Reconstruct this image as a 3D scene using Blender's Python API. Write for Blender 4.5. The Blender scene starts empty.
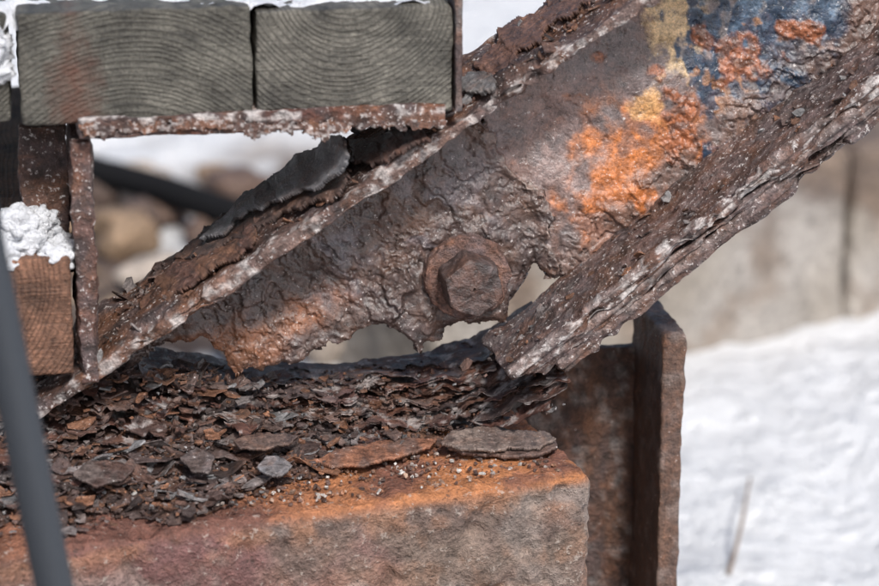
import bpy, math, random
import numpy as np
from mathutils import Vector
random.seed(7); rng=np.random.RandomState(11)
sc=bpy.context.scene
# ---------------------------------------------------------------- survey / camera solution
PW,PH=879.0,586.0
D=1.03; LENS=100.2; PITCH=math.radians(18); YAW=math.radians(10)
f_=np.array([math.sin(YAW)*math.cos(PITCH),math.cos(YAW)*math.cos(PITCH),-math.sin(PITCH)])
r_=np.array([math.cos(YAW),-math.sin(YAW),0.0]); u_=np.cross(r_,f_)
C_=-f_*D
def ray(px,py):
    px=np.asarray(px,float);py=np.asarray(py,float)
    a=(px-PW/2)/PW*36/LENS;b=(PH/2-py)/PW*36/LENS
    return f_+a[...,None]*r_+b[...,None]*u_
def on_plane(px,py,P0,N):
    d=ray(px,py);N=np.asarray(N,float)
    t=((np.asarray(P0)-C_)@N)/(d@N)
    return C_+t[...,None]*d
def SY(px,py,y=0.0): return on_plane(px,py,(0,y,0),(0,1,0))
def SZ(px,py,z): return on_plane(px,py,(0,0,z),(0,0,1))
def proj(P):
    q=P-C_;dd=q@f_
    return PW/2+(q@r_)/dd*LENS/36*PW, PH/2-(q@u_)/dd*LENS/36*PW
# ---------------------------------------------------------------- noise
perm=rng.permutation(256);G=rng.normal(size=(256,3));G/=np.linalg.norm(G,axis=1)[:,None]
def perlin(P):
    Pi=np.floor(P).astype(int);F=P-Pi;Pi&=255
    U=F*F*F*(F*(F*6-15)+10);out=0
    for i in (0,1):
        hx=perm[(Pi[:,0]+i)&255];ux=U[:,0] if i else 1-U[:,0];fx=F[:,0]-i
        for j in (0,1):
            hy=perm[(hx+Pi[:,1]+j)&255];uy=ux*(U[:,1] if j else 1-U[:,1]);fy=F[:,1]-j
            for k in (0,1):
                g=G[perm[(hy+Pi[:,2]+k)&255]]
                out=out+uy*(U[:,2] if k else 1-U[:,2])*(g[:,0]*fx+g[:,1]*fy+g[:,2]*(F[:,2]-k))
    return out
def fbm(P,scale=1.0,octv=4,off=0.0,gain=.5):
    P=np.asarray(P,float)
    sh=P.shape[:-1];Q=P.reshape(-1,3)*scale+off*17.13+3.7
    a=1.0;s=0
    for o in range(octv):
        s=s+a*perlin(Q);Q=Q*2.03+5.1;a*=gain
    return (s*1.3).reshape(sh)
def sm(a,b,x):
    t=np.clip((x-a)/(b-a),0,1);return t*t*(3-2*t)
def mix(a,b,t):
    t=np.asarray(t)[...,None];return np.asarray(a)*(1-t)+np.asarray(b)*t
def poly_sd(px,py,poly):
    """signed distance, positive inside"""
    px=np.asarray(px,float);py=np.asarray(py,float)
    d=np.full(px.shape,1e9);ins=np.zeros(px.shape,bool)
    n=len(poly)
    for i in range(n):
        x1,y1=poly[i];x2,y2=poly[(i+1)%n]
        ex,ey=x2-x1,y2-y1;wx,wy=px-x1,py-y1
        t=np.clip((wx*ex+wy*ey)/(ex*ex+ey*ey+1e-9),0,1)
        d=np.minimum(d,np.hypot(wx-ex*t,wy-ey*t))
        if y1!=y2:
            c=((y1>py)!=(y2>py))&(px<(x2-x1)*(py-y1)/(y2-y1)+x1)
            ins^=c
    return np.where(ins,d,-d)
# ---------------------------------------------------------------- mesh helpers
def mk(name,V,F,mat,col=None,parent=None,smooth=True):
    me=bpy.data.meshes.new(name);V=np.asarray(V,float)
    me.from_pydata(V.tolist(),[],F.tolist() if hasattr(F,'tolist') else F);me.update()
    if col is not None:
        at=me.attributes.new('Col','FLOAT_COLOR','POINT')
        c=np.ones((len(V),4));c[:,:3]=np.clip(col,0.004,.9)
        at.data.foreach_set('color',c.ravel())
    if smooth: me.polygons.foreach_set('use_smooth',[True]*len(me.polygons))
    me.materials.append(mat)
    ob=bpy.data.objects.new(name,me);sc.collection.objects.link(ob)
    if parent: ob.parent=parent
    return ob
def empty(name):
    e=bpy.data.objects.new(name,None);sc.collection.objects.link(e);e.empty_display_size=.02;return e
def obox(name,c,ax,half,r,step,mat,disp=None,colf=None,parent=None):
    c=np.asarray(c,float);ax=np.asarray(ax,float);half=np.asarray(half,float)
    if np.isscalar(step): step=[step]*3
    r=min(r,*(half*.98))
    cs=[]
    for k in range(3):
        h=half[k];n=max(2,int(math.ceil(2*(h-r)/step[k])))
        cs.append(np.concatenate([[-h,-h+r*.2,-h+r*.55],np.linspace(-h+r,h-r,n+1),[h-r*.55,h-r*.2,h]]))
    Vs=[];Fs=[];o=0
    for k in range(3):
        a,b=[(1,2),(2,0),(0,1)][k]
        A,B=np.meshgrid(cs[a],cs[b],indexing='ij');na,nb=A.shape
        idx=np.arange(na*nb).reshape(na,nb)
        for s in (-1,1):
            P=np.zeros((na*nb,3));P[:,a]=A.ravel();P[:,b]=B.ravel();P[:,k]=s*half[k]
            q=np.stack([idx[:-1,:-1],idx[1:,:-1],idx[1:,1:],idx[:-1,1:]],-1).reshape(-1,4)
            if s<0:q=q[:,::-1]
            Vs.append(P);Fs.append(q+o);o+=len(P)
    V=np.concatenate(Vs);F=np.concatenate(Fs)
    q_=1e6 if np.abs(V).max()<1 else 1e5
    key=np.round(V*q_).astype(np.int64)+1000000;key=key[:,0]*(1<<42)+key[:,1]*(1<<21)+key[:,2]
    _,ui,inv=np.unique(key,return_index=True,return_inverse=True)
    inv=np.asarray(inv).ravel();V=V[ui];F=inv[F]
    inn=np.clip(V,-half+r,half-r);n=V-inn;ln=np.linalg.norm(n,axis=1)[:,None]+1e-12
    n=n/ln;L=inn+n*r
    W=c+L@ax;NW=n@ax
    if np.linalg.det(ax)<0:F=F[:,::-1]
    if disp is not None: W=W+NW*disp(W,L)[:,None]
    col=colf(W,L) if colf else None
    return mk(name,W,F,mat,col,parent)
def plate(name,poly,mapf,mat,hf,colf,step=1.0,thick=.003,ragged=4,rscale=.04,parent=None,seed=0.,roct=4):
    poly_a=np.array(poly,float);x0,y0=poly_a.min(0)-8;x1,y1=poly_a.max(0)+8
    X,Y=np.meshgrid(np.arange(x0,x1,step),np.arange(y0,y1,step),indexing='ij')
    Q=np.stack([X,Y,np.full_like(X,seed)],-1)
    sd=poly_sd(X,Y,poly)+ragged*2*fbm(Q,rscale,roct,seed)
    keep=sd>0
    cell=keep[:-1,:-1]&keep[1:,:-1]&keep[1:,1:]&keep[:-1,1:]
    idx=np.arange(X.size).reshape(X.shape)
    q=np.stack([idx[:-1,:-1],idx[:-1,1:],idx[1:,1:],idx[1:,:-1]],-1)[cell]
    used=np.unique(q);rm=-np.ones(X.size,int);rm[used]=np.arange(len(used));q=rm[q]
    px=X.ravel()[used];py=Y.ravel()[used];s=sd.ravel()[used]
    P,N=mapf(px,py)
    h,info=hf(px,py,s)
    V=P+N*h[:,None]
    col=colf(px,py,s,h,info)
    n=np.cross(V[q[0][1]]-V[q[0][0]],V[q[0][2]]-V[q[0][0]])
    if n@N[0]<0:q=q[:,::-1]
    ob=mk(name,V,q,mat,col,parent)
    m=ob.modifiers.new('Solid','SOLIDIFY');m.thickness=thick;m.offset=-1
    return ob
def tube(name,pts,rad,mat,seg=20,parent=None,sub=8):
    pts=np.array(pts,float);n=len(pts)
    T=[]
    for i in range(n-1):
        p0=pts[max(i-1,0)];p1=pts[i];p2=pts[i+1];p3=pts[min(i+2,n-1)]
        for k in range(sub):
            t=k/sub;T.append(.5*((2*p1)+(-p0+p2)*t+(2*p0-5*p1+4*p2-p3)*t*t+(-p0+3*p1-3*p2+p3)*t**3))
    T.append(pts[-1]);T=np.array(T);V=[];m=len(T)
    tg=np.gradient(T,axis=0);tg/=np.linalg.norm(tg,axis=1)[:,None]
    up=np.array([0.13,0.3,1.0])
    rr=rad if hasattr(rad,'__len__') else [rad]*2
    for i in range(m):
        a=np.cross(tg[i],up);a/=np.linalg.norm(a);b=np.cross(a,tg[i])
        R=rr[0]+(rr[-1]-rr[0])*i/(m-1)
        for k in range(seg):
            th=2*math.pi*k/seg;V.append(T[i]+R*(a*math.cos(th)+b*math.sin(th)))
    V=np.array(V)
    F=[[i*seg+k,i*seg+(k+1)%seg,(i+1)*seg+(k+1)%seg,(i+1)*seg+k] for i in range(m-1) for k in range(seg)]
    F.append(list(range(seg)));F.append([(m-1)*seg+k for k in range(seg)][::-1])
    return mk(name,V,F,mat,None,parent)
# ---------------------------------------------------------------- materials
def newmat(name):
    m=bpy.data.materials.new(name);m.use_nodes=True;nt=m.node_tree;b=nt.nodes['Principled BSDF'];return m,nt,b
def noise(nt,co,scale,detail=6,rough=.6,dist=0):
    n=nt.nodes.new('ShaderNodeTexNoise');n.inputs['Scale'].default_value=scale;n.inputs['Detail'].default_value=min(detail,5)
    n.inputs['Roughness'].default_value=rough;n.inputs['Distortion'].default_value=dist
    nt.links.new(co,n.inputs['Vector']);return n.outputs['Fac']
def mrange(nt,src,a,b,c,d):
    n=nt.nodes.new('ShaderNodeMapRange');n.inputs[1].default_value=a;n.inputs[2].default_value=b;n.inputs[3].default_value=c;n.inputs[4].default_value=d
    nt.links.new(src,n.inputs[0]);return n.outputs[0]
def mathn(nt,op,a,b=None):
    n=nt.nodes.new('ShaderNodeMath');n.operation=op
    for i,v in enumerate((a,b)):
        if v is None: continue
        if isinstance(v,(int,float)): n.inputs[i].default_value=v
        else: nt.links.new(v,n.inputs[i])
    return n.outputs[0]
def mixc(nt,fac,a,b,blend='MIX'):
    n=nt.nodes.new('ShaderNodeMix');n.data_type='RGBA';n.blend_type=blend
    for i,v in ((0,fac),(6,a),(7,b)):
        if isinstance(v,(int,float)): n.inputs[i].default_value=v
        elif isinstance(v,tuple): n.inputs[i].default_value=(*v,1) if len(v)==3 else v
        else: nt.links.new(v,n.inputs[i])
    return n.outputs[2]
def grey(nt,v):
    cmb=nt.nodes.new('ShaderNodeCombineXYZ')
    for i in range(3): nt.links.new(v,cmb.inputs[i])
    return cmb.outputs[0]
def bump(nt,b,hs,dist=1.0,strength=1.0):
    if not isinstance(hs,list): hs=[(hs,dist)]
    tot=None
    for h,d in hs:
        v=mathn(nt,'MULTIPLY',h,d*1000);tot=v if tot is None else mathn(nt,'ADD',tot,v)
    n=nt.nodes.new('ShaderNodeBump');n.inputs['Distance'].default_value=.001;n.inputs['Strength'].default_value=strength
    nt.links.new(tot,n.inputs['Height']);nt.links.new(n.outputs[0],b.inputs['Normal'])
def rust_mat(name,salt=.68,rough=(.38,.8),bd=.0012,orange=(.28,.11,.045),oamt=.35,lo=.4,hi=1.55,spec=.55):
    m,nt,b=newmat(name)
    co=nt.nodes.new('ShaderNodeTexCoord').outputs['Object']
    at=nt.nodes.new('ShaderNodeAttribute');at.attribute_name='Col'
    n1=noise(nt,co,260,5,.7);n2=noise(nt,co,70,4,.65,.6);n3=noise(nt,co,1100,3,.6);n4=noise(nt,co,520,3,.7)
    kk=mathn(nt,'MULTIPLY',mrange(nt,n1,.32,.7,lo,hi),mrange(nt,n3,.3,.7,.7,1.3))
    c=mixc(nt,mrange(nt,n2,.5,.72,0,oamt),at.outputs['Color'],orange)
    c=mixc(nt,1.0,c,grey(nt,kk),'MULTIPLY')
    c=mixc(nt,mrange(nt,n4,salt,salt+.04,0,.85),c,(.60,.56,.54))
    nt.links.new(c,b.inputs['Base Color'])
    nt.links.new(mrange(nt,n1,.35,.65,rough[0],rough[1]),b.inputs['Roughness'])
    b.inputs['Specular IOR Level'].default_value=spec
    bump(nt,b,[(n1,bd*2.0),(n3,bd*.6)])
    return m
M_rust=rust_mat('rusted_steel',hi=1.6)
M_bolt=rust_mat('rusted_bolt_steel',salt=.72,rough=(.3,.6),bd=.0006,hi=1.5,oamt=.15,spec=.7)
M_salt=rust_mat('salted_rusted_steel',salt=.605,bd=.0012)
M_flake=rust_mat('rust_flake',salt=.67,bd=.0007,oamt=.25,hi=1.6)
M_paint=rust_mat('painted_rusted_web',salt=.655,rough=(.22,.52),bd=.00038,oamt=.2,lo=.45,hi=1.5,spec=.9)
M_snow,nt,b=newmat('snow')
co=nt.nodes.new('ShaderNodeTexCoord').outputs['Object']
b.inputs['Base Color'].default_value=(.84,.86,.90,1);b.inputs['Roughness'].default_value=.5
bump(nt,b,[(noise(nt,co,420,4,.7),.003),(noise(nt,co,1400,3,.6),.001)])
M_ground,nt,b=newmat('snowy_ground')
co=nt.nodes.new('ShaderNodeTexCoord').outputs['Object']
at=nt.nodes.new('ShaderNodeAttribute');at.attribute_name='Col'
g1=noise(nt,co,60,5,.7)
k=mrange(nt,g1,.3,.7,.86,1.04)
nt.links.new(mixc(nt,1.0,at.outputs['Color'],grey(nt,k),'MULTIPLY'),b.inputs['Base Color'])
b.inputs['Roughness'].default_value=.7
bump(nt,b,[(noise(nt,co,34,5,.7),.014),(g1,.012)])
def conc_mat(name,bd=.0012,sc1=120,lo=.6,hi=1.35,speck=True):
    m,nt,b=newmat(name)
    co=nt.nodes.new('ShaderNodeTexCoord').outputs['Object']
    at=nt.nodes.new('ShaderNodeAttribute');at.attribute_name='Col'
    n1=noise(nt,co,sc1,5,.72);n2=noise(nt,co,sc1*6,3,.6);n4=noise(nt,co,sc1*2.3,4,.7)
    k=mathn(nt,'MULTIPLY',mrange(nt,n1,.3,.7,lo,hi),mrange(nt,n2,.3,.7,.72,1.28))
    c=mixc(nt,1.0,at.outputs['Color'],grey(nt,k),'MULTIPLY')
    if speck:
        c=mixc(nt,mrange(nt,n4,.60,.66,0,.6),c,(.46,.39,.34));c=mixc(nt,mrange(nt,n4,.40,.33,0,.7),c,(.05,.032,.026))
    nt.links.new(c,b.inputs['Base Color'])
    b.inputs['Roughness'].default_value=.62
    bump(nt,b,[(n1,bd*1.6),(n2,bd*.8),(n4,bd*1.9)])
    return m
M_conc=conc_mat('rust_stained_concrete',lo=.5,hi=1.4)
M_curb=conc_mat('pale_concrete',.003,25,.8,1.15,False)
def wood_mat(name,cx,cz,c1,c2,stain=None,ringscale=1500):
    m,nt,b=newmat(name)
    co=nt.nodes.new('ShaderNodeTexCoord').outputs['Object']
    sep=nt.nodes.new('ShaderNodeSeparateXYZ');nt.links.new(co,sep.inputs[0])
    dx=mathn(nt,'SUBTRACT',sep.outputs[0],cx);dz=mathn(nt,'SUBTRACT',sep.outputs[2],cz)
    d=mathn(nt,'SQRT',mathn(nt,'ADD',mathn(nt,'MULTIPLY',dx,dx),mathn(nt,'MULTIPLY',dz,dz)))
    d=mathn(nt,'ADD',d,mathn(nt,'MULTIPLY',noise(nt,co,22,3,.5),.008))
    ph=mathn(nt,'MULTIPLY',d,ringscale*2)
    ph=mathn(nt,'ADD',ph,mathn(nt,'MULTIPLY',mathn(nt,'SINE',mathn(nt,'MULTIPLY',d,420)),2.2))
    s=mathn(nt,'SINE',ph);s=mrange(nt,s,-1,1,0,1);s=mathn(nt,'POWER',s,2.5)
    big=noise(nt,co,45,4,.7);fine=noise(nt,co,800,4,.75);mid=noise(nt,co,170,4,.7)
    mp=nt.nodes.new('ShaderNodeMapping');mp.inputs['Scale'].default_value=(45,10,1100);mp.inputs['Rotation'].default_value=(0,.12,0)
    nt.links.new(co,mp.inputs[0]);saw=noise(nt,mp.outputs[0],1,3,.6)
    c=mixc(nt,mathn(nt,'MULTIPLY',mathn(nt,'MULTIPLY',s,mrange(nt,mid,.35,.6,.10,.9)),mrange(nt,fine,.35,.65,.4,.95)),c1,c2)
    k=mathn(nt,'MULTIPLY',mrange(nt,big,.32,.68,.38,1.6),mrange(nt,fine,.3,.7,.5,1.5))
    k=mathn(nt,'MULTIPLY',k,mrange(nt,saw,.3,.7,.78,1.22));k=mathn(nt,'MULTIPLY',k,mrange(nt,mid,.3,.7,.7,1.3))
    c=mixc(nt,1.0,c,grey(nt,k),'MULTIPLY')
    if stain:
        sx=mathn(nt,'ABSOLUTE',mathn(nt,'SUBTRACT',sep.outputs[0],stain[0]))
        zz=mathn(nt,'MULTIPLY',mathn(nt,'SUBTRACT',sep.outputs[2],stain[2]),.35)
        ff=mrange(nt,mathn(nt,'ADD',mathn(nt,'ADD',sx,mathn(nt,'MULTIPLY',big,.030)),mathn(nt,'MAXIMUM',zz,0)),.019,.028,.85,0)
        c=mixc(nt,mathn(nt,'MULTIPLY',ff,mrange(nt,mid,.3,.6,.4,1)),c,stain[1])
    nt.links.new(c,b.inputs['Base Color']);b.inputs['Roughness'].default_value=.55
    bump(nt,b,[(s,.0003),(fine,.0009),(saw,.0008),(mid,.0012)])
    return m
M_pipe,nt,b=newmat('dark_grey_paint');b.inputs['Base Color'].default_value=(.035,.041,.050,1);b.inputs['Roughness'].default_value=.5
co=nt.nodes.new('ShaderNodeTexCoord').outputs['Object'];bump(nt,b,noise(nt,co,200,4),.0005,.5)
M_hose,nt,b=newmat('black_rubber');b.inputs['Base Color'].default_value=(.012,.012,.013,1);b.inputs['Roughness'].default_value=.9;b.inputs['Specular IOR Level'].default_value=.1
co=nt.nodes.new('ShaderNodeTexCoord').outputs['Object'];bump(nt,b,noise(nt,co,90,4),.002,.5)
# ---------------------------------------------------------------- colours
DARK=np.array((.022,.015,.014));BROWN=np.array((.085,.046,.036));PURP=np.array((.088,.062,.060));ORNG=np.array((.31,.125,.05))
REDB=np.array((.125,.048,.034));GREY=np.array((.15,.14,.138));SALT=np.array((.62,.58,.56));TAN=np.array((.42,.27,.17))
def rustcol(P,a=BROWN,b_=PURP,o=ORNG,oam=.4,dark=.5,sc_=40,off=0.,gain=1.0):
    n=fbm(P,sc_,4,off);n2=fbm(P,sc_*.6,4,off+4);n3=fbm(P,sc_*2.2,3,off+8)
    c=mix(a,b_,sm(-.3,.3,n));c=mix(c,o,oam*sm(.05,.4,n2));c=mix(c,DARK,dark*sm(.05,.35,n3))
    return c*gain
# ================================================================= STRINGER
stringer=empty('steel_stair_stringer')
YF=-.045;YB=.02
a0=SY(30,410,YF);a1=SY(640,-3,YF);dU=a1-a0;dU/=np.linalg.norm(dU)
nU=np.cross(dU,[0,1,0]);nU=-nU if nU[2]<0 else nU
ax=np.array([dU,[0,1,0],nU])
L_=np.linalg.norm(a1-a0)+.09
cU=a0+dU*(L_/2)-nU*.003+np.array([0,(YB-YF)/2,0])
def dispU(W,L):
    front=sm(-.6,-1,L[:,1]/((YB-YF)/2));topm=1-front
    lam=fbm(np.stack([L[:,0]*25,L[:,2]*900,L[:,1]*25],-1),1,3)
    n=fbm(W,30,4,6);t=sm(.05,.07,n)+sm(.2,.22,n)
    return fbm(W,28,3,1)*.0026+fbm(W,140,3,2)*.0009+lam*.001*front+topm*t*.0009-np.clip(fbm(W,45,3,6)-.16,0,1)*.010*front
def colU(W,L):
    c=rustcol(W,BROWN*.95,PURP*1.15,ORNG*.8,.45,.6,45,1)
    yy=L[:,1]/((YB-YF)/2);fr=sm(-.78,-1,yy)
    c=mix(c,(.22,.15,.13),.65*fr*sm(-.25,.3,fbm(W,60,3,9)))
    c=mix(c,SALT,.6*sm(-.80,-.93,yy)*sm(.05,.32,fbm(W,190,3,10)))
    c=mix(c,SALT,.6*sm(.86,.97,yy)*sm(-.05,.2,fbm(W,120,3,11)))
    return c
obox('upper_flange',cU,ax,(L_/2,(YB-YF)/2,.003),.0014,(.0012,.0014,.0015),M_salt,dispU,colU,stringer)
# lower flange
b0=SY(505,377,YF);b1=SY(886,72,YF);dL=b1-b0;dL/=np.linalg.norm(dL)
nL=np.cross(dL,[0,1,0]);nL=-nL if nL[2]<0 else nL
axl=np.array([dL,[0,1,0],nL]);Ll=np.linalg.norm(b1-b0)+.12
TH=.0030
def flangeL(name,th,drop,yf,yb,sd_,wav,colf,s0=0.):
    hl=(Ll-s0)/2
    c=b0+dL*(s0+hl)-nL*(th+drop);c=np.array([c[0],(yf+yb)/2,c[2]])
    hy=(yb-yf)/2
    def disp(W,L):
        front=sm(-.45,-1,L[:,1]/hy)
        lam=fbm(np.stack([L[:,0]*16,L[:,2]*700,L[:,1]*16],-1),1,4,sd_)
        n=fbm(W,32,4,sd_+3);t=(sm(.04,.06,n)+sm(.2,.22,n))*(1-front)
        rid=.0016*np.exp(-((L[:,1]/hy+.88)/.1)**2)*(L[:,2]>0)
        return fbm(W,24,3,sd_)*wav+fbm(W,130,3,sd_+1)*.0009+lam*.0018*front+t*.0009+rid-np.clip(fbm(W,42,3,sd_+2)-.14,0,1)*.012*front
    def cf(W,L):
        c=colf(W,L);ed=sm(-.84,-.96,L[:,1]/hy)*sm(0,.9,L[:,2]/th)
        return mix(c,(.34,.27,.25),.65*ed*sm(-.3,.2,fbm(W,90,3,sd_+7)))  # salt-pale front ridge; its highlight is painted into the colour too
    obox(name,c,axl,(hl,hy,th),min(.0012,th*.6),(.0012,.0013,.0008),M_salt,disp,cf,stringer)
def colL(W,L):
    c=rustcol(W,BROWN,PURP*1.2,ORNG*.6,.35,.5,45,2)
    c=mix(c,(.19,.135,.13),.5*sm(0,.3,fbm(np.stack([L[:,0]*30,L[:,2]*200,L[:,1]*90],-1),1,4,5)))
    fr=sm(-.018,-.0225,L[:,1])
    c=mix(c,SALT,.8*(.12+.88*fr)*sm(.07,.3,fbm(np.stack([L[:,0]*190,L[:,2]*450,L[:,1]*220],-1),1,4,6)))
    return c
flangeL('lower_flange',TH,0,YF,.002,4,.0022,colL)
flangeL('lower_flange_scale_1',.0022,TH*2+.0004,YF+.002,-.004,14,.0022,colL,.012)
flangeL('lower_flange_scale_2',.0030,TH*2+.0056,YF+.0035,-.006,24,.0024,colL,.020)
# web
WEB=[(20,425),(60,375),(130,300),(350,165),(525,42),(560,10),(590,-40),(905,-40),(905,30),(840,95),(760,172),(650,250),(606,292),(588,284),(570,278),(556,282),(536,268),(524,286),(514,300),(500,318),(470,328),(448,326),(436,340),(418,350),(404,337),(384,327),(362,328),(345,338),(318,350),(296,360),(262,366),(234,373),(222,354),(208,342),(180,338),(150,352),(110,385),(60,430)]
SCALE=[(-50,480),(-50,250),(440,40),(478,88),(484,120),(500,152),(512,172),(530,186),(553,200),(549,240),(558,300),(500,430)]
def ell(px,py,cx,cy,rx,ry,rot=0):
    c,s=math.cos(rot),math.sin(rot);x=px-cx;y=py-cy
    return np.hypot((x*c+y*s)/rx,(-x*s+y*c)/ry)
def web_h(px,py,s):
    Q=np.stack([px,py,0*px],-1)
    wq=Q+np.stack([fbm(Q,.03,4,21),fbm(Q,.03,4,22),0*px],-1)*18
    sdS=poly_sd(px,py,SCALE)+9*fbm(Q,.05,4,5)
    left=sm(-.4,1.0,sdS)
    h=fbm(Q,.013,3,1)*2.8+fbm(Q,.032,2,2)*(.45+.7*left)+fbm(Q,.16,3,3)*(.07+.07*left)
    # hammered dimples
    dm=fbm(Q,.045,2,79);h-=np.clip(dm-.05,0,1)*1.6*left
    lip=left*sm(18,1,sdS)
    h+=left*1.6+lip*1.9*sm(-.3,.2,fbm(Q,.03,2,8))
    terr=0*px;edge=0*px
    patch=sm(-.1,.15,fbm(Q,.010,3,77))
    for k,(sc1,th,am) in enumerate([(.016,.17,1.1),(.024,.22,.8),(.036,.27,.6)]):
        w=(left*.9+.2*(1-left)) if k else left*.9+.12
        n=fbm(wq,sc1,4,30+k,.5);t=sm(th,th+.010,n);terr+=t*(k+1)*.25
        h+=t*am*w*(.8+.6*np.exp(-((n-th-.01)/.03)**2)*patch)
        edge=np.maximum(edge,w*np.exp(-((n-th-.012)/.010)**2))
        n=fbm(wq,sc1,4,40+k,.5);t=sm(th+.05,th+.06,n);h-=t*am*.7*w;terr-=t*.3
    pt=fbm(Q,.11,3,78);h-=np.clip(pt-.30,0,1)*3.0*(.5+.5*left)
    dl=(px*.63+py*.777)-(575*.63+290*.777)
    band=sm(-75,-20,dl+30*fbm(Q,.02,3,11))*(px>560)
    for k in range(2):
        n=fbm(wq,.035,4,50+k,.5);t=sm(.10,.115,n);h+=band*t*1.1;edge=np.maximum(edge,band*np.exp(-((n-.115)/.012)**2))
    h+=band*fbm(Q,.07,3,12)*.8
    boil=0*px
    for (cx,cy,rx,ry) in [(742,58,30,26),(680,125,22,30),(705,40,12,16),(655,70,10,9),(800,30,20,12),(600,55,10,8),(690,210,14,20)]:
        e=ell(px,py,cx,cy,rx,ry)+.9*fbm(Q,.05,4,13);t=sm(1.05,.55,e);boil=np.maximum(boil,t);h+=t*(.5+fbm(Q,.14,4,14)*1.2)
    for (cx,cy,R,am,sq) in [(399,288,15,2.2,.8),(382,284,31,1.7,1.1),(350,262,16,.6,1.)]:
        e=np.hypot(px-cx,(py-cy)*sq)+14*fbm(Q,.03,4,15);h+=am*sm(R+2,R-1,e)*sm(-.25,.1,fbm(Q,.03,2,16))
    e=np.hypot(px-464,py-274);h+=1.8*np.exp(-(e/50)**2)
    ring=np.exp(-((e-50+16*fbm(Q,.04,3,17))/6)**2);h+=ring*.9
    h-=1.2*sm(7,0,s)
    return h*.001,(left,sdS,terr,band,boil,wq,edge)
def web_c(px,py,s,h,info):
    left,sdS,terr,band,boil,wq,edge=info
    Q=np.stack([px,py,0*px],-1)
    n1=fbm(Q,.012,5,60);n2=fbm(Q,.03,5,61);n3=fbm(Q,.08,4,62);n4=fbm(wq,.02,4,63)
    cl=mix((.074,.051,.048),(.098,.064,.054),sm(-.3,.3,n2));cl=mix(cl,(.04,.028,.026),.6*sm(.05,.3,n3))
    cl=mix(cl,(.14,.074,.048),.5*sm(.0,.4,n1+.1))
    cl=mix(cl,(.17,.155,.17),.7*sm(-.05,.3,n4)*sm(1.3,.4,ell(px,py,380,240,160,75,-.5)))  # bluish sheen of the mid-left web, painted in as mauve-grey colour
    cl=mix(cl,(.27,.11,.052),.8*sm(1.2,.3,ell(px,py,255,335,95,30,-.4)+.7*n2))
    cl=mix(cl,(.22,.13,.095),.5*sm(1.2,.3,ell(px,py,500,110,50,60)+.6*n2))
    cl=mix(cl,(.15,.11,.10),.35*np.clip(terr,0,1));cl=mix(cl,(.26,.20,.175),.35*edge)
    lip=left*sm(4,0,sdS);cl=mix(cl,(.38,.30,.26),.8*lip*sm(-.2,.2,n3+.1))
    cr=mix((.195,.12,.10),(.165,.13,.125),sm(-.3,.3,n2))
    cr=mix(cr,(.33,.225,.20),.6*sm(0,.35,n1)*sm(1.2,.4,ell(px,py,570,140,60,80)))
    cr=mix(cr,(.56,.185,.05),.95*sm(1.25,.25,ell(px,py,648,150,78,52,-.6)+1.1*n2))
    cr=mix(cr,(.46,.15,.045),.8*sm(1.2,.3,ell(px,py,612,215,42,40)+1.0*n2))
    cr=mix(cr,(.17,.115,.105),.55*sm(.04,.28,n4))
    cr=mix(cr,(.74,.52,.28),.9*sm(1.15,.45,ell(px,py,688,28,34,62,.35)+1.1*n2+.5*n3))
    cr=mix(cr,(.68,.38,.15),.7*sm(1.1,.5,ell(px,py,655,95,22,30)+1.2*n2))
    st=fbm(np.stack([px*.05,py*.014,0*px],-1),1,4,64)
    bl=sm(1.2,.85,ell(px,py,766,45,70,100,.15)+.9*n2+.35*st+.3*n3)
    cb=mix((.016,.036,.070),(.075,.125,.19),sm(-.2,.3,n3+.5*n2));cb=mix(cb,(.24,.20,.18),.6*sm(.16,.4,st+.5*n3))
    cb=mix(cb,(.42,.19,.07),.7*sm(.24,.42,n4+.3*n3))
    cr=mix(cr,cb,bl)
    cr=mix(cr,(.115,.066,.053),.9*sm(825,850,px+30*n2))
    cr=mix(cr,(.11,.07,.056),.8*band*sm(-.25,.15,n2+.1))
    cr=mix(cr,(.24,.16,.135),.5*band*sm(.05,.3,n4));cr=mix(cr,(.38,.30,.27),.5*edge*(.3+.7*band))
    cr=mix(cr,(.38,.13,.055),.85*boil);cr=mix(cr,(.07,.042,.036),.7*boil*sm(-.05,.2,n3))
    return mix(cr,cl,left)
def mapY0(px,py):
    P=SY(px,py,0.0);return P,np.tile([0,-1.0,0],(len(P),1))
plate('web',WEB,mapY0,M_paint,web_h,web_c,1.1,.0035,4,.045,stringer,0.,3)
# bolt with washer
def lathe_hex(name,c,rings,n,mat,parent,dseed,amp,colf,rot=20):
    V=[];F=[]
    for (r,y,hx) in rings:
        for k in range(n):
            th=2*math.pi*k/n
            a=(th+math.radians(rot))%(math.pi/3)-math.pi/6;hr=min(math.cos(math.pi/6)/math.cos(a),.985)
            rr=r*(1-hx+hx*hr)
            V.append(c+np.array([rr*math.cos(th),-y,rr*math.sin(th)]))
    V=np.array(V);m=len(rings)
    for i in range(m-1):
        for k in range(n):F.append([i*n+k,(i+1)*n+k,(i+1)*n+(k+1)%n,i*n+(k+1)%n])
    F.append([(m-1)*n+k for k in range(n)])
    nn=V-c;nn[:,1]*=.6;nn/=np.linalg.norm(nn,axis=1)[:,None]
    V=V+nn*(fbm(V,90,4,dseed)*amp+fbm(V,320,3,dseed+1)*amp*.5)[:,None]
    return mk(name,V,F,mat,colf(V),parent)
cB=SY(464,272,0.0)+np.array([0,-.0022,0])
rw=.0180
rings=[(rw*.9,-.002,0)]+[(rw*(.97+.03*math.sin(t*math.pi/2)),-.001+.0060*t,0) for t in np.linspace(0,1,6)]+[(rw*.975,.0060,0),(rw*.94,.0063,0)]+[(rw*t,.0060,0) for t in np.linspace(.90,.3,18)]
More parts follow.
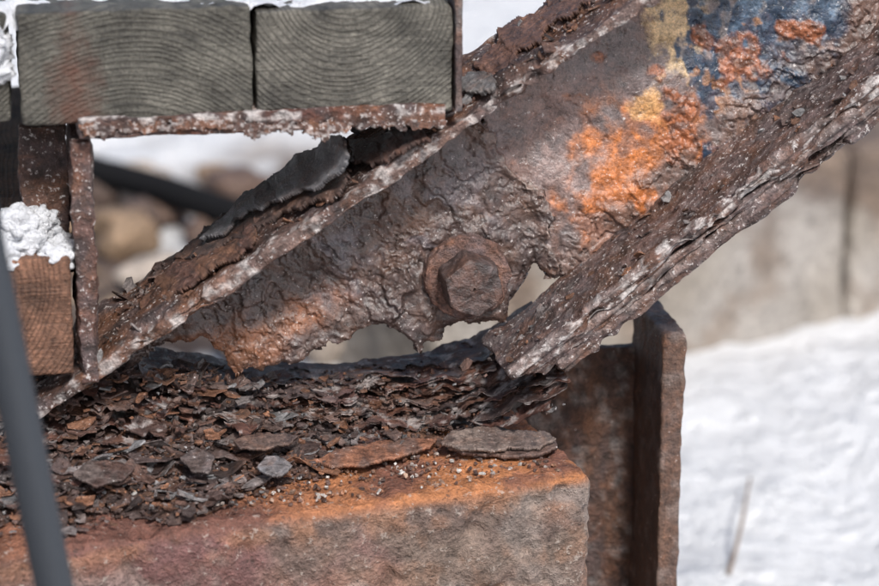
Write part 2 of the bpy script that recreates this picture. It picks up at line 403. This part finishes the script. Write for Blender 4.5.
lathe_hex('bolt_washer',cB,rings,144,M_rust,stringer,70,.0019,lambda V:rustcol(V,BROWN*1.9,PURP*2.0,ORNG*.9,.3,.35,90,3))
rh=.0132;hh=.0215
rings=[(rh,.001,1)]+[(rh,y,1) for y in np.linspace(.003,hh-.0020,18)]+[(rh*.985,hh-.0010,1),(rh*.94,hh-.0003,.7),(rh*.88,hh,.2),(rh*.84,hh+.0001,0)]+[(rh*t,hh+.0001,.0) for t in np.linspace(.8,.04,16)]
lathe_hex('bolt_head',cB,rings,180,M_bolt,stringer,74,.0008,lambda V:rustcol(V,(.075,.048,.042),(.10,.074,.072),(.14,.07,.05),.4,.6,110,5))
# ---- scale plates lying on the upper flange
def mapU(lift):
    def f(px,py):
        P=on_plane(px,py,a0+nU*lift,nU);return P,np.tile(nU,(len(P),1))
    return f
def flake_h(seed,am=1.0,curl=None):
    def f(px,py,s):
        Q=np.stack([px,py,0*px],-1)
        h=fbm(Q,.016,2,seed)*2.0*am+fbm(Q,.05,4,seed+1)*.5*am
        nb=8*fbm(Q,.03,2,seed+9)
        h-=.45*sm(9+nb,8+nb,s)*sm(-.2,.1,fbm(Q,.02,2,seed+3))*min(1,am*1.4)
        n=fbm(Q,.035,3,seed+5);h-=sm(.16,.175,n)*.5*min(1,am*1.4)
        if curl is not None:
            d=(px-curl[0])*curl[2]+(py-curl[1])*curl[3];h=h+curl[4]*np.clip(d,0,None)**1.6/10
        return h*.001,None
    return f
def flake_c(c1,c2,seed):
    def f(px,py,s,h,i):
        Q=np.stack([px,py,0*px],-1);n=fbm(Q,.04,5,seed)
        c=mix(c1,c2,sm(-.25,.25,n));return mix(c,np.array(c1)*.5,.5*sm(.1,.3,fbm(Q,.12,3,seed+2)))
    return f
plate('scale_plate_0',[(176,256),(205,226),(232,208),(258,188),(292,168),(330,158),(352,168),(340,190),(300,206),(262,220),(224,244),(196,258)],mapU(.0035),M_flake,flake_h(180),flake_c((.085,.055,.048),(.12,.075,.06),181),1.0,.0018,3,.06,stringer,6.)
plate('scale_plate_1',[(196,240),(214,218),(240,198),(262,180),(300,158),(335,150),(356,154),(357,170),(338,182),(306,190),(280,200),(250,208),(222,230)],mapU(.0070),M_flake,flake_h(80,1.0,(300,190,.62,-.78,.14)),flake_c((.20,.195,.205),(.12,.105,.105),81),.9,.0016,2,.05,stringer,1.,3)
plate('scale_plate_2',[(138,292),(170,262),(210,240),(250,222),(262,232),(236,254),(205,276),(165,300),(140,306)],mapU(.0032),M_flake,flake_h(84),flake_c((.13,.07,.056),(.17,.09,.06),85),1.0,.0015,4,.06,stringer,2.)
plate('scale_plate_3',[(352,142),(395,132),(420,128),(428,138),(400,152),(370,166),(350,160)],mapU(.0036),M_flake,flake_h(88),flake_c((.07,.045,.04),(.12,.07,.058),89),1.0,.0016,3,.06,stringer,3.)
plate('scale_plate_4',[(456,76),(478,68),(496,76),(492,88),(470,93),(456,88)],mapU(.004),M_flake,flake_h(90),flake_c((.19,.18,.175),(.12,.1,.09),91),1.0,.0016,2,.06,stringer,4.)
plate('scale_plate_5',[(470,62),(500,30),(540,5),(575,-10),(590,0),(545,30),(515,55),(490,72)],mapU(.0036),M_flake,flake_h(92),flake_c((.12,.065,.05),(.17,.09,.065),93),1.0,.0016,5,.05,stringer,5.)
# ================================================================= TREADS
tread=empty('wooden_stair_tread')
YP=-.050
def plank(name,x0,y0,x1,y1,depth,mat,parent,yf=YP,amp=.0009):
    A=SY(x0,y0,yf);B=SY(x1,y1,yf);cx=(A[0]+B[0])/2;cz=(A[2]+B[2])/2;hx=(B[0]-A[0])/2;hz=(A[2]-B[2])/2
    return obox(name,(cx,yf+depth/2,cz),np.eye(3),(hx,depth/2,hz),.0014,(.0017,.008,.0017),mat,
        lambda W,L:fbm(W,60,4,9)*amp+fbm(W,260,3,4)*amp*.5,None,parent)
def cxz(px,py):
    P=SY(px,py,YP);return float(P[0]),float(P[2])
ca=cxz(135,230);cb=cxz(345,-20);cc=cxz(-60,290)
MW1=wood_mat('weathered_wood_end_grain',*ca,(.098,.092,.076),(.030,.027,.023),stain=(cxz(72,60)[0],(.11,.045,.028),cxz(72,75)[1]))
MW2=wood_mat('weathered_wood_end_grain_b',*cb,(.116,.108,.090),(.034,.030,.026))
MW3=wood_mat('rust_stained_wood',*cc,(.17,.085,.052),(.065,.031,.02))
plank('plank_1',16,14,253.6,116,.55,MW1,tread)
plank('plank_2',255.2,12,453,112,.55,MW2,tread)
plank('plank_3',-230,22,12,122,.55,MW1,tread,YP+.006)
ltread=empty('wooden_stair_tread');plank('plank_1',-190,270,75,374,.30,MW3,ltread,-.047)
def snow_patch(name,cx,cy,zb,hx,hy,hgt,seed,parent=None,step=.0022,ramp=.01):
    xs=np.arange(-hx,hx+step,step);ys=np.arange(-hy,hy+step,step)
    X,Y=np.meshgrid(xs,ys,indexing='ij');Q=np.stack([X+cx,Y+cy,0*X],-1)
    ed=np.minimum((hx-np.abs(X)),(hy-np.abs(Y)))
    e=sm(0,ramp,ed+ramp*1.6*fbm(Q,55,4,seed))
    Z=zb-.001+hgt*(e*(.75+.9*fbm(Q,28,4,seed+1)+.5*np.abs(fbm(Q,110,3,seed+2))))-.003*(1-sm(0,.2,e))
    V=np.stack([X+cx,Y+cy,Z],-1).reshape(-1,3);idx=np.arange(X.size).reshape(X.shape)
    F=np.stack([idx[:-1,:-1],idx[1:,:-1],idx[1:,1:],idx[:-1,1:]],-1).reshape(-1,4)
    return mk(name,V,F,M_snow,None,parent)
zt=SY(250,13,YP)[2];xt0=SY(-100,15,YP)[0];xt1=SY(452,12,YP)[0]
snow_patch('snow_patch',(xt0+xt1)/2,YP+.105,zt-.0005,(xt1-xt0)/2,.100,.005,100,None,.0022,.010)
def snow_lumps(name,cx,cy,zb,n,R,seed,sx,sy,hs=1.):
    rs=np.random.RandomState(seed);Vs=[];Fs=[];o=0
    import bmesh
    for i in range(n):
        bm=bmesh.new();bmesh.ops.create_icosphere(bm,subdivisions=4,radius=1)
        V=np.array([v.co[:] for v in bm.verts]);F=np.array([[v.index for v in f.verts] for f in bm.faces]);bm.free()
        r=R*rs.uniform(.3,1.1)
        k=np.clip(rs.normal(size=2),-1.4,1.4)*np.array([sx,sy])
        hmax=hs*max(0,1-(abs(k[0])/sx/1.6)**2)
        cz=zb+r*.3+hmax*rs.rand()
        V=V*(1+.5*fbm(V+i*3.1,1.8,4,seed)[:,None]);V=V*r*np.array([1.1,1,.85])+np.array([cx+k[0],cy+k[1],cz])
        Vs.append(V);Fs.append(F+o);o+=len(V)
    return mk(name,np.concatenate(Vs),np.concatenate(Fs),M_snow)
P=SY(22,268,-.035);snow_lumps('snow_pile',P[0],-.030,P[2],46,.0072,5,.0100,.007,.020)
P=SY(-2,100,-.05);snow_lumps('snow_pile',P[0]-.008,-.040,P[2]+.006,20,.008,9,.006,.008,.02)
# bracket under the treads
bracket=empty('steel_tread_bracket')
def wbox(name,x0,x1,z0,z1,yf,yb,parent,amp=.0012,colf=None,mat=None,r=.0012,seed=0,step=.0014):
    hz=(z1-z0)/2
    def dp(W,L): return fbm(W,45,4,seed)*amp+fbm(W,200,3,seed+1)*amp*.5
    return obox(name,((x0+x1)/2,(yf+yb)/2,(z0+z1)/2),np.eye(3),((x1-x0)/2,(yb-yf)/2,hz),r,step,mat or M_rust,dp,colf or (lambda W,L:rustcol(W,off=seed)),parent)
def rbox(name,x0,y0,x1,y1,yf,yb,parent,**k):
    A=SY(x0,y0,yf);B=SY(x1,y1,yf);return wbox(name,A[0],B[0],B[2],A[2],yf,yb,parent,**k)
def colshelf(W,L):
    c=rustcol(W,REDB*.8,PURP,ORNG,.3,.6,50,12);return mix(c,SALT,.7*sm(-.2,.7,L[:,2]/.002)*sm(.0,.25,fbm(W,150,3,13)))
rbox('shelf_angle',78,119.5,446,124.0,-.052,-.006,bracket,amp=.0010,colf=colshelf,mat=M_salt,r=.0006,seed=12,step=.0013)
def mapYc(yy):
    def f(px,py):
        P=SY(px,py,yy);return P,np.tile([0,-1.0,0],(len(P),1))
    return f
def angc(px,py,s,h,i):
    Q=np.stack([px,py,0*px],-1);c=mix((.12,.065,.05),(.085,.057,.052),sm(-.2,.3,fbm(Q,.05,4,140)));c=mix(c,(.28,.12,.06),.5*sm(.05,.3,fbm(Q,.03,4,141)))
    return mix(c,SALT,.45*sm(.12,.3,fbm(Q,.15,3,142)))
plate('shelf_angle_leg',[(80,122),(444,121),(446,128),(425,129),(390,128),(345,131),(325,141),(312,139),(300,131),(270,133),(255,141),(240,133),(205,131),(160,133),(120,132),(104,139),(84,136)],mapYc(-.0535),M_salt,flake_h(130,.4),angc,.8,.0022,3.0,.13,bracket,21.)
rbox('end_plate',455.5,-60,463,112,-.052,.30,bracket,amp=.0007,colf=lambda W,L:rustcol(W,PURP,GREY*.8,ORNG,.2,.3,60,14),r=.0008,seed=14,step=.0025)
xl0=SY(75.8,300,-.046)[0];xl1=SY(97,300,-.046)[0];zT=SY(80,132,-.03)[2];zBt=SY(80,385,-.046)[2];xpl=SY(27,300,-.012)[0]
wbox('hanger_leg',xl0+.0006,xl1,zBt,zT,-.046,-.004,bracket,amp=.0020,colf=lambda W,L:rustcol(W,(.14,.075,.062),PURP*1.3,ORNG*.6,.3,.5,60,16),mat=M_salt,r=.001,seed=16)
wbox('hanger_plate',xpl,xl0+.0003,SY(50,269,-.012)[2],zT,-.018,-.012,bracket,amp=.0016,colf=lambda W,L:rustcol(W,BROWN*.9,PURP*1.1,ORNG*.6,.35,.5,60,15),mat=M_salt,r=.001,seed=15)
# ================================================================= CONCRETE BLOCK
R0=SY(591,474,-.062);ZB=R0[2]
Lp=SZ(-120,572,ZB);e1=R0-Lp;Lb=np.linalg.norm(e1);e1/=Lb;e2=np.array([-e1[1],e1[0],0])
Wb=.125;Hb=.25
cBk=R0-e1*Lb/2+e2*Wb/2-np.array([0,0,Hb/2])
def dispB(W,L):
    return fbm(W,14,3,20)*.0016+fbm(W,70,4,21)*.0012+fbm(W,260,3,22)*.0009-np.clip(fbm(W,60,3,23)-.2,0,1)*.008
def colB(W,L):
    n=fbm(W,22,5,24);n2=fbm(W,60,4,25)
    top=sm(Hb/2-.006,Hb/2-.001,L[:,2])
    t=(L[:,0]+Lb/2)/Lb
    c=mix((.175,.085,.078),(.20,.145,.115),sm(.3,.85,t+.5*n))
    c=mix(c,(.28,.145,.085),.5*sm(0,.3,n2)*sm(.3,.9,t))
    c=mix(c,(.11,.07,.06),.6*sm(.1,.4,n))
    c=mix(c,(.27,.23,.205),.45*sm(.12,.35,fbm(W,35,4,29)))
    tp=mix((.20,.085,.055),(.46,.185,.075),sm(-.1,.3,n+.5*(t-.6)))
    tp=mix(tp,(.16,.072,.055),.7*sm(.75,.4,t))
    eg=sm(Hb/2-.02,Hb/2-.004,L[:,2])*(1-top)
    c=mix(c,(.36,.175,.095),.6*eg*sm(-.1,.3,n2+.2))
    return mix(c,tp,top)
obox('concrete_block',cBk,np.array([e1,e2,[0,0,1]]),(Lb/2,Wb/2,Hb/2),.0045,(.0016,.002,.002),M_conc,dispB,colB)
# ================================================================= STEEL POST (right)
post=empty('steel_angle_post')
def colP(W,L):
    st=fbm(np.stack([W[:,0]*90,W[:,1]*90,W[:,2]*12],-1),1,4,31)
    c=rustcol(W,(.075,.044,.037),(.10,.066,.06),ORNG*.6,.3,.5,55,30);c=mix(c,(.15,.075,.045),.5*sm(0,.3,st))
    return mix(c,SALT*.7,.3*sm(.15,.35,fbm(W,110,3,36)))
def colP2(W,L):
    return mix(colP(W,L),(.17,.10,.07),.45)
A=SY(651,345,.052);Bq=SY(500,345,.052);zt2=A[2];zb2=-.40
obox('wide_leg',((A[0]+Bq[0])/2,.055,(zt2+zb2)/2),np.eye(3),((A[0]-Bq[0])/2,.003,(zt2-zb2)/2),.0012,(.002,.002,.003),M_rust,lambda W,L:fbm(W,30,4,30)*.0014+fbm(W,150,3,31)*.0006,colP,post)
A=SY(664,335,.004);B2=SY(687,335,.004);zt2=A[2]
obox('side_leg',((A[0]+B2[0])/2,.031,(zt2+zb2)/2),np.eye(3),((B2[0]-A[0])/2,.0272,(zt2-zb2)/2),.0012,(.0018,.002,.003),M_rust,lambda W,L:fbm(W,30,4,33)*.0014+fbm(W,150,3,31)*.0008,colP2,post)
# ================================================================= LAMINATED RUST
NL=24
xa=SY(-10,400,-.02)[0];xb=SY(566,372,-.03)[0]
us=np.linspace(0,1,420)
Vs=[];Fs=[];Cs=[];o=0
pxs=np.interp(us,[0,1],[-10,566])
yf_base=np.interp(pxs,[20,150,300,420,500,566],[ -.058,-.042,-.022,-.014,-.024,-.044])
zlow=np.interp(pxs,[20,300,420,500,566],[ZB+.002,ZB+.001,ZB+.002,ZB+.011,ZB+.027])
Hh=np.interp(pxs,[20,110,200,270,360,480,566],[.036,.033,.026,.017,.016,.016,.012])
rs=np.random.RandomState(5)
tl=0
for i in range(NL):
    t=min(1,tl);tl+=rs.uniform(.1,2.0)/NL;nv=26
    x=xa+(xb-xa)*us
    one=np.ones_like(us);ro=rs.uniform(0,40)
    wr=np.interp(pxs,[20,200,320,572],[1.8,1.7,1.4,.9])
    fy=yf_base+t*.030+wr*(fbm(np.stack([us*6,one*ro,one*0],-1),1.0,3,40)*.018+fbm(np.stack([us*40,one*ro,one*0],-1),1,4,41)*.0050)
    z0=zlow+Hh*t+fbm(np.stack([us*5,one*ro*.1,0*us],-1),1,3,42)*.0050
    by=np.minimum(fy+.055,.040)+fbm(np.stack([us*9,one*ro,0*us],-1),4,3,43)*.003
    v=np.linspace(0,1,nv)[None,:]**1.3
    X=np.repeat(x[:,None],nv,1);Y=fy[:,None]*(1-v)+by[:,None]*v
    Pq=np.stack([X*.45,Y,X*0+i*.02],-1)
    droop=(1-v)**3*(.0055*fbm(np.stack([us*11,one*ro,0*us],-1),1,3,44))[:,None]
    Z=z0[:,None]+droop+fbm(Pq,90,4,45)*.0008+fbm(Pq,30,3,46)*.0012
    thk=.0003+.0010*rs.rand()**2
    top=np.stack([X,Y,Z],-1);bot=top.copy();bot[...,2]-=thk;bot[:,0,1]+=.0003
    n=top.shape[0]*nv;idx=np.arange(n).reshape(-1,nv)
    keep=fbm(Pq*np.array([2.2,1,1]),60,4,50+i)<(.0+.5*v)
    kc=keep[:-1,:-1]&keep[1:,:-1]&keep[1:,1:]&keep[:-1,1:]
    qt=np.stack([idx[:-1,:-1],idx[1:,:-1],idx[1:,1:],idx[:-1,1:]],-1)[kc]
    Fs.append(qt+o);Fs.append(qt[:,::-1]+n+o)
    fr=np.stack([idx[:-1,0],idx[:-1,0]+n,idx[1:,0]+n,idx[1:,0]],-1)[kc[:,0]]
    Fs.append(fr[:,::-1]+o)
    W=np.concatenate([top.reshape(-1,3),bot.reshape(-1,3)])
    Wc=W*np.array([.4,1,1])
    c=rustcol(Wc+i*.013,(.10,.056,.046),(.092,.067,.064),ORNG*.8,.35,.45,45,48)
    c=mix(c,REDB*1.1,.45*(i%3==0)*np.ones(len(W)));c=mix(c,(.20,.16,.15),.6*(i%4==1)*sm(-.15,.2,fbm(Wc,70,3,49)))
    c=mix(c,SALT,.45*sm(.18,.38,fbm(W,160,3,59)))
    Vs.append(W);Cs.append(c);o+=2*n
mk('laminated_rust',np.concatenate(Vs),np.concatenate(Fs),M_flake,np.concatenate(Cs),stringer)
# ================================================================= DEBRIS HEAP + FLAKES
HEAP=[(-150,380),(30,375),(240,395),(430,410),(500,430),(420,447),(352,466),(300,480),(250,496),(190,512),(120,522),(50,528),(-150,550)]
def heap(x,y):
    P=np.stack([x,y,np.full_like(x,ZB)],-1);px,py=proj(P);Q=np.stack([x,y,0*x],-1)
    sd=poly_sd(px,py,HEAP)+16*fbm(Q,40,3,60)
    lf=np.interp(px,[0,200,320,420],[1.2,.9,.35,.15])
    return sm(0,45,sd)*.010*lf+sm(0,12,sd)*.0012+ (sd>0)*fbm(Q,90,4,61)*.003*np.clip(lf,.2,1),sd
xs=np.arange(SZ(-140,500,ZB)[0],SZ(560,450,ZB)[0],.0018);ys=np.arange(-.14,.045,.0018)
X,Y=np.meshgrid(xs,ys,indexing='ij');H,sd=heap(X.ravel(),Y.ravel());H=H.reshape(X.shape)
V=np.stack([X,Y,ZB+.0005+H*1.0],-1).reshape(-1,3)
bk=((V-cBk)@e2);fr_in=(np.abs(bk)<Wb/2-.004)
sdr=sd.reshape(X.shape);kp=(sdr>-3)&fr_in.reshape(X.shape)
idx=np.arange(X.size).reshape(X.shape);kc=kp[:-1,:-1]&kp[1:,:-1]&kp[1:,1:]&kp[:-1,1:]
Fh=np.stack([idx[:-1,:-1],idx[1:,:-1],idx[1:,1:],idx[:-1,1:]],-1)[kc]
debris=empty('rust_flake_debris')
mk('fines',V,Fh,M_flake,rustcol(V,(.06,.035,.029),(.085,.057,.05),ORNG*.6,.4,.6,80,62),debris)
Vf=[];Ff=[];Cf=[]
PAL=[(.06,.037,.032),(.09,.05,.039),(.11,.073,.062),(.135,.07,.045),(.14,.12,.116),(.19,.185,.187),(.04,.027,.024),(.20,.095,.055),(.10,.066,.058),(.075,.052,.048)]
def add_flake(c,R,tilt,thick,col,rs,asp=1.0,curl=.0):
    n=rs.randint(6,13);base=len(Vf)
    th=np.sort(rs.rand(n)*.7+np.arange(n))/n*2*math.pi;rad=R*rs.uniform(.5,1.25,n)
    az=rs.rand()*2*math.pi;nrm=np.array([math.sin(tilt)*math.cos(az),math.sin(tilt)*math.sin(az),math.cos(tilt)])
    a=np.cross(nrm,[math.cos(az*2.3),math.sin(az*2.3),.2]);a/=np.linalg.norm(a);b2=np.cross(nrm,a)
    def ringp(k,off,cv):
        rr=rad*k;jit=off+cv*np.cos(th)**2+rs.uniform(-.08,.08,n)*R*k
        return c+(rr*np.cos(th))[:,None]*a+(rr*asp*np.sin(th))[:,None]*b2+jit[:,None]*nrm
    r1=ringp(.6,thick/2,curl*R*.3);r2=ringp(1,thick/2*.7,curl*R);r3=r2-nrm*(thick*rs.uniform(.8,1.2,n))[:,None]
    Vf.append(c+nrm*thick/2);Vf.extend(r1);Vf.extend(r2);Vf.extend(r3);Vf.append(c-nrm*thick/2)
    for i in range(n):
        j=(i+1)%n
        Ff.append([base,base+1+i,base+1+j]);Ff.append([base+1+i,base+1+n+i,base+1+n+j,base+1+j])
        Ff.append([base+1+n+i,base+1+2*n+i,base+1+2*n+j,base+1+n+j]);Ff.append([base+1+3*n,base+1+2*n+j,base+1+2*n+i])
    cc=np.array(col)*rs.uniform(.75,1.3);Cf.extend([cc]*(3*n+2))
rs=np.random.RandomState(3)
cnt=0
while cnt<3800:
    px=rs.uniform(-120,540);py=rs.uniform(385,545)
    if px>300 and rs.rand()<.45: continue
    P=SZ(px,py,ZB)
    if abs((P-cBk)@e2)>Wb/2-.006: continue
    h,sd1=heap(P[None,0],P[None,1]);q=sd1[0]
    if q<0 and rs.rand()>math.exp(q/9): continue
    big=rs.rand()
    R=(.0007+.0036*big**4+ (.0055 if rs.rand()<.06 else 0))*(1 if q>0 else .45)
    if px<330 and q>10: R*=1.3
    z=ZB+.002+max(h[0],0)+rs.uniform(0,.003)*(q>0)
    add_flake(np.array([P[0],P[1],z]),R,abs(rs.normal())*(.36 if q>0 else .12),rs.uniform(.0003,.0010),PAL[rs.randint(len(PAL))],rs,rs.uniform(.4,1),rs.uniform(-.2,.5));cnt+=1
for i in range(1000):
    u=rs.rand()**1.5;px=-10+u*540
    dy=rs.rand()*.05
    x=xa+(xb-xa)*u;y=np.interp(px,pxs,yf_base)+dy
    z=np.interp(px,pxs,zlow)+np.interp(px,pxs,Hh)*min(1,dy/.030)+.001
    sz=1.4 if px<250 else .6
    add_flake(np.array([x,y,z]),(.0008+.0045*rs.rand()**2.5)*sz,abs(rs.normal())*.3,rs.uniform(.0004,.001),PAL[rs.randint(len(PAL))],rs,rs.uniform(.25,.9),rs.uniform(-.2,.5))
for i in range(300):
    s=rs.uniform(.0,L_*.9);y=rs.uniform(YF+.004,YB-.002)
    P=a0+dU*s+nU*.001;P=np.array([P[0],y,P[2]])
    add_flake(P,.001+.004*rs.rand()**2.5,.5+abs(rs.normal())*.15,.0007,PAL[rs.randint(len(PAL))],rs,rs.uniform(.4,1),.1)
for i in range(140):
    s=rs.uniform(-.02,.36);y=rs.uniform(YF+.004,-.002)
    P=b0+dL*s+nL*.001;P=np.array([P[0],y,P[2]])
    add_flake(P,.001+.003*rs.rand()**2.5,.6+abs(rs.normal())*.15,.0007,PAL[rs.randint(len(PAL))],rs,rs.uniform(.4,1),.1)
mk('flakes',np.array(Vf),Ff,M_flake,np.array(Cf),debris,False)
Vf=[];Ff=[];Cf=[]
for i in range(560):
    px=rs.uniform(120,560);py=rs.uniform(445,508);P=SZ(px,py,ZB)
    if abs((P-cBk)@e2)>Wb/2-.006: continue
    h,_=heap(P[None,0],P[None,1])
    add_flake(np.array([P[0],P[1],ZB+.0011+max(h[0],0)]),rs.uniform(.0003,.0015),rs.rand(),.0008,[(.33,.22,.16),(.36,.31,.28),(.5,.48,.45),(.25,.125,.075),(.12,.065,.05),(.08,.05,.042),(.17,.085,.05)][rs.randint(7)],rs,.8,0)
mk('salt_grains',np.array(Vf),Ff,M_flake,np.array(Cf),debris,False)
def mapZ(z,tx=0.,c0=(0,0)):
    n=np.array([tx,-.06,1.0]);n/=np.linalg.norm(n)
    P0=SZ(c0[0],c0[1],z)
    def f(px,py):
        P=on_plane(px,py,P0,n);return P,np.tile(n,(len(P),1))
    return f
plate('rust_slab_1',[(314,459),(336,449),(372,442),(408,436),(438,438),(430,446),(396,456),(364,465),(330,466)],mapZ(ZB+.0052,.03,(380,450)),M_flake,flake_h(110,.22),flake_c((.27,.12,.07),(.15,.09,.07),111),.6,.0016,.9,.12,debris,11.,3)
plate('rust_slab_2a',[(446,446),(470,437),(520,436),(556,441),(558,447),(536,456),(494,454),(462,452)],mapZ(ZB+.0045,.03,(500,445)),M_flake,flake_h(214,.25),flake_c((.12,.075,.062),(.17,.11,.09),215),.6,.0016,.9,.12,debris,17.,3)
plate('rust_slab_2b',[(440,441),(452,430),(474,427),(502,426),(524,430),(549,431),(557,438),(540,446),(508,447),(486,450),(458,447)],mapZ(ZB+.0072,.03,(500,440)),M_flake,flake_h(114,.28),flake_c((.15,.11,.095),(.21,.16,.135),115),.6,.0015,1.0,.12,debris,12.,3)
plate('rust_slab_3',[(257,466),(266,455),(284,457),(293,465),(283,475),(266,474)],mapZ(ZB+.010,0,(275,465)),M_flake,flake_h(117,.25),flake_c((.24,.235,.25),(.17,.155,.155),118),.6,.0012,.8,.12,debris,13.,3)
plate('rust_slab_4',[(180,457),(196,446),(215,455),(209,471),(190,470)],mapZ(ZB+.014,0,(200,460)),M_flake,flake_h(119,.25),flake_c((.15,.12,.115),(.09,.065,.058),120),.6,.0012,.8,.12,debris,14.,3)
plate('rust_slab_5',[(72,474),(88,461),(116,459),(137,466),(124,478),(96,486)],mapZ(ZB+.015,.08,(100,470)),M_flake,flake_h(121,.25),flake_c((.13,.10,.09),(.09,.055,.047),122),.6,.0012,1,.12,debris,15.,3)
plate('rust_slab_6',[(232,440),(256,432),(300,434),(290,443),(262,449),(240,447)],mapZ(ZB+.015,0,(260,440)),M_flake,flake_h(123,.25),flake_c((.11,.075,.065),(.15,.10,.082),124),.6,.0012,1,.12,debris,16.,3)
# ================================================================= GROUND + BACKGROUND
ZG=-.30
n=420;t=np.linspace(-1,1,n)
gx=.25+.5*np.sinh(7.1*t);gy=1.0+.5*np.sinh(7.1*t)
X,Y=np.meshgrid(gx,gy,indexing='ij');Q=np.stack([X,Y,0*X],-1)
near=np.exp(-(np.hypot(X,Y-1)/8)**2)
nz=fbm(Q,3.0,3,70)*.015+fbm(Q,22,4,71)*.012
rub=sm(.04,-.04,X-.12-.10*Y+.10*fbm(Q,4,3,72))*sm(.06,-.06,Y-1.36+.15*fbm(Q,5,3,73))*sm(-2,-1.6,X)
Z=ZG+nz*near*(1-.4*rub)-.012*rub+fbm(Q,.12,3,74)*.5*(1-near)*sm(3,25,np.hypot(X,Y))
c=mix((.88,.89,.90),(.21,.15,.11),rub)
c=mix(c,(.09,.06,.047),rub*sm(-.1,.25,fbm(Q,14,4,75)));c=mix(c,(.7,.7,.7),rub*sm(.3,.4,fbm(Q,9,4,76)))
idx=np.arange(X.size).reshape(X.shape)
F=np.stack([idx[:-1,:-1],idx[1:,:-1],idx[1:,1:],idx[:-1,1:]],-1).reshape(-1,4)
mk('ground',np.stack([X,Y,Z],-1).reshape(-1,3),F,M_ground,c.reshape(-1,3))
import bmesh
Vs=[];Fs=[];Cs=[];o=0
for i in range(360):
    bm=bmesh.new();bmesh.ops.create_icosphere(bm,subdivisions=3,radius=1)
    V=np.array([v.co[:] for v in bm.verts]);F=np.array([[v.index for v in f.verts] for f in bm.faces]);bm.free()
    y=rs.uniform(.12,1.33);x=rs.uniform(-.65,.12+.1*y);r=.008+.024*rs.rand()**2
    V=V*(1+.6*fbm(V+i*2.3,.9,3,77)[:,None])*r*np.array([rs.uniform(.8,1.4),rs.uniform(.8,1.3),rs.uniform(.5,.9)])
    V+=np.array([x,y,ZG-.006+r*.3]);cc=[(.27,.195,.135),(.45,.38,.32),(.14,.09,.068),(.28,.19,.12),(.10,.068,.054)][rs.randint(5)]
    Vs.append(V);Fs.append(F+o);Cs.append(np.tile(cc,(len(V),1)));o+=len(V)
mk('gravel_rocks',np.concatenate(Vs),np.concatenate(Fs),M_curb,np.concatenate(Cs))
K1=SZ(690,346,ZG);K2=SZ(879,303,ZG);k1=K2-K1;k1/=np.linalg.norm(k1);k2=np.array([-k1[1],k1[0],0])
K0=SZ(490,390,ZG);LA=(K1-K0)@k1
K0=K1-k1*LA;Lk=LA+1.6;Hk=.135;Wk=.16
def colK(W,L):
    n=fbm(W,6,4,80);n2=fbm(W,18,4,81)
    c=mix((.29,.255,.215),(.36,.33,.30),sm(-.3,.3,n));c=mix(c,(.12,.082,.062),.9*sm(.10,.45,L[:,2]/Hk+.45*n2))
    return mix(c,(.20,.145,.105),.6*sm(.05,.3,n2))
curb=empty('concrete_curb')
jx=(SZ(848,310,ZG)-K0)@k1
for nm,s0,s1 in (('section_1',-.05,jx-.003),('section_2',jx+.003,Lk)):
    cK=K0+k1*(s0+s1)/2+k2*Wk/2+np.array([0,0,Hk/2-.02])
    obox(nm,cK,np.array([k1,k2,[0,0,1]]),((s1-s0)/2,Wk/2,Hk/2+.02),.01,.012,M_curb,lambda W,L:fbm(W,12,4,82)*.006,colK,curb)
hp=[SZ(x,y,ZG+.02) for x,y in [(-160,105),(-40,135),(40,152),(95,170),(160,188),(230,212),(320,235),(430,240)]]
tube('rubber_hose',hp,.0135,M_hose)
p0=SY(54,586,-.25);p1=SY(-6,290,-.25);dd=p1-p0
kk=(ZG-p0[2])/dd[2]
tube('handrail_pipe',[p0+dd*kk,p0,p0+dd*.5,p1,p0+dd*2.2,p0+dd*3.2],.0062,M_pipe)
tw=[SZ(728,575,ZG),SZ(738,540,ZG+.01),SZ(745,505,ZG+.02),SZ(750,478,ZG+.02)]
mt,nt,b=newmat('dry_twig');b.inputs['Base Color'].default_value=(.25,.19,.15,1);b.inputs['Roughness'].default_value=.8
co=nt.nodes.new('ShaderNodeTexCoord').outputs['Object'];bump(nt,b,noise(nt,co,200,4),.001,.5)
tube('twig',tw,(.0016,.0008),mt,8)
# ================================================================= LIGHT
el,az=math.radians(47),math.radians(172)
w=bpy.data.worlds.new('World');sc.world=w;w.use_nodes=True;nt=w.node_tree
sky=nt.nodes.new('ShaderNodeTexSky');sky.sky_type='NISHITA';sky.sun_disc=False;sky.sun_elevation=el;sky.sun_rotation=az
sky.dust_density=3;sky.air_density=.9
nt.links.new(sky.outputs[0],nt.nodes['Background'].inputs['Color']);nt.nodes['Background'].inputs['Strength'].default_value=.14
sd_=bpy.data.lights.new('sun','SUN');sd_.energy=3.5;sd_.angle=math.radians(9);sd_.color=(1,.98,.955)
so=bpy.data.objects.new('sun',sd_);sc.collection.objects.link(so)
sv=Vector((math.sin(az)*math.cos(el),math.cos(az)*math.cos(el),math.sin(el)))
so.rotation_euler=(-sv).to_track_quat('-Z','Y').to_euler()
# ================================================================= CAMERA
cd=bpy.data.cameras.new('camera');cam=bpy.data.objects.new('camera',cd);sc.collection.objects.link(cam)
cam.location=Vector(C_);cam.rotation_euler=Vector(f_).to_track_quat('-Z','Y').to_euler()
cd.lens=LENS;cd.sensor_width=36;cd.clip_start=.02;cd.clip_end=1000
cd.dof.use_dof=True;cd.dof.focus_distance=D-.018;cd.dof.aperture_fstop=9
sc.camera=cam
sc.view_settings.view_transform='Standard';sc.view_settings.look='None';sc.view_settings.exposure=0
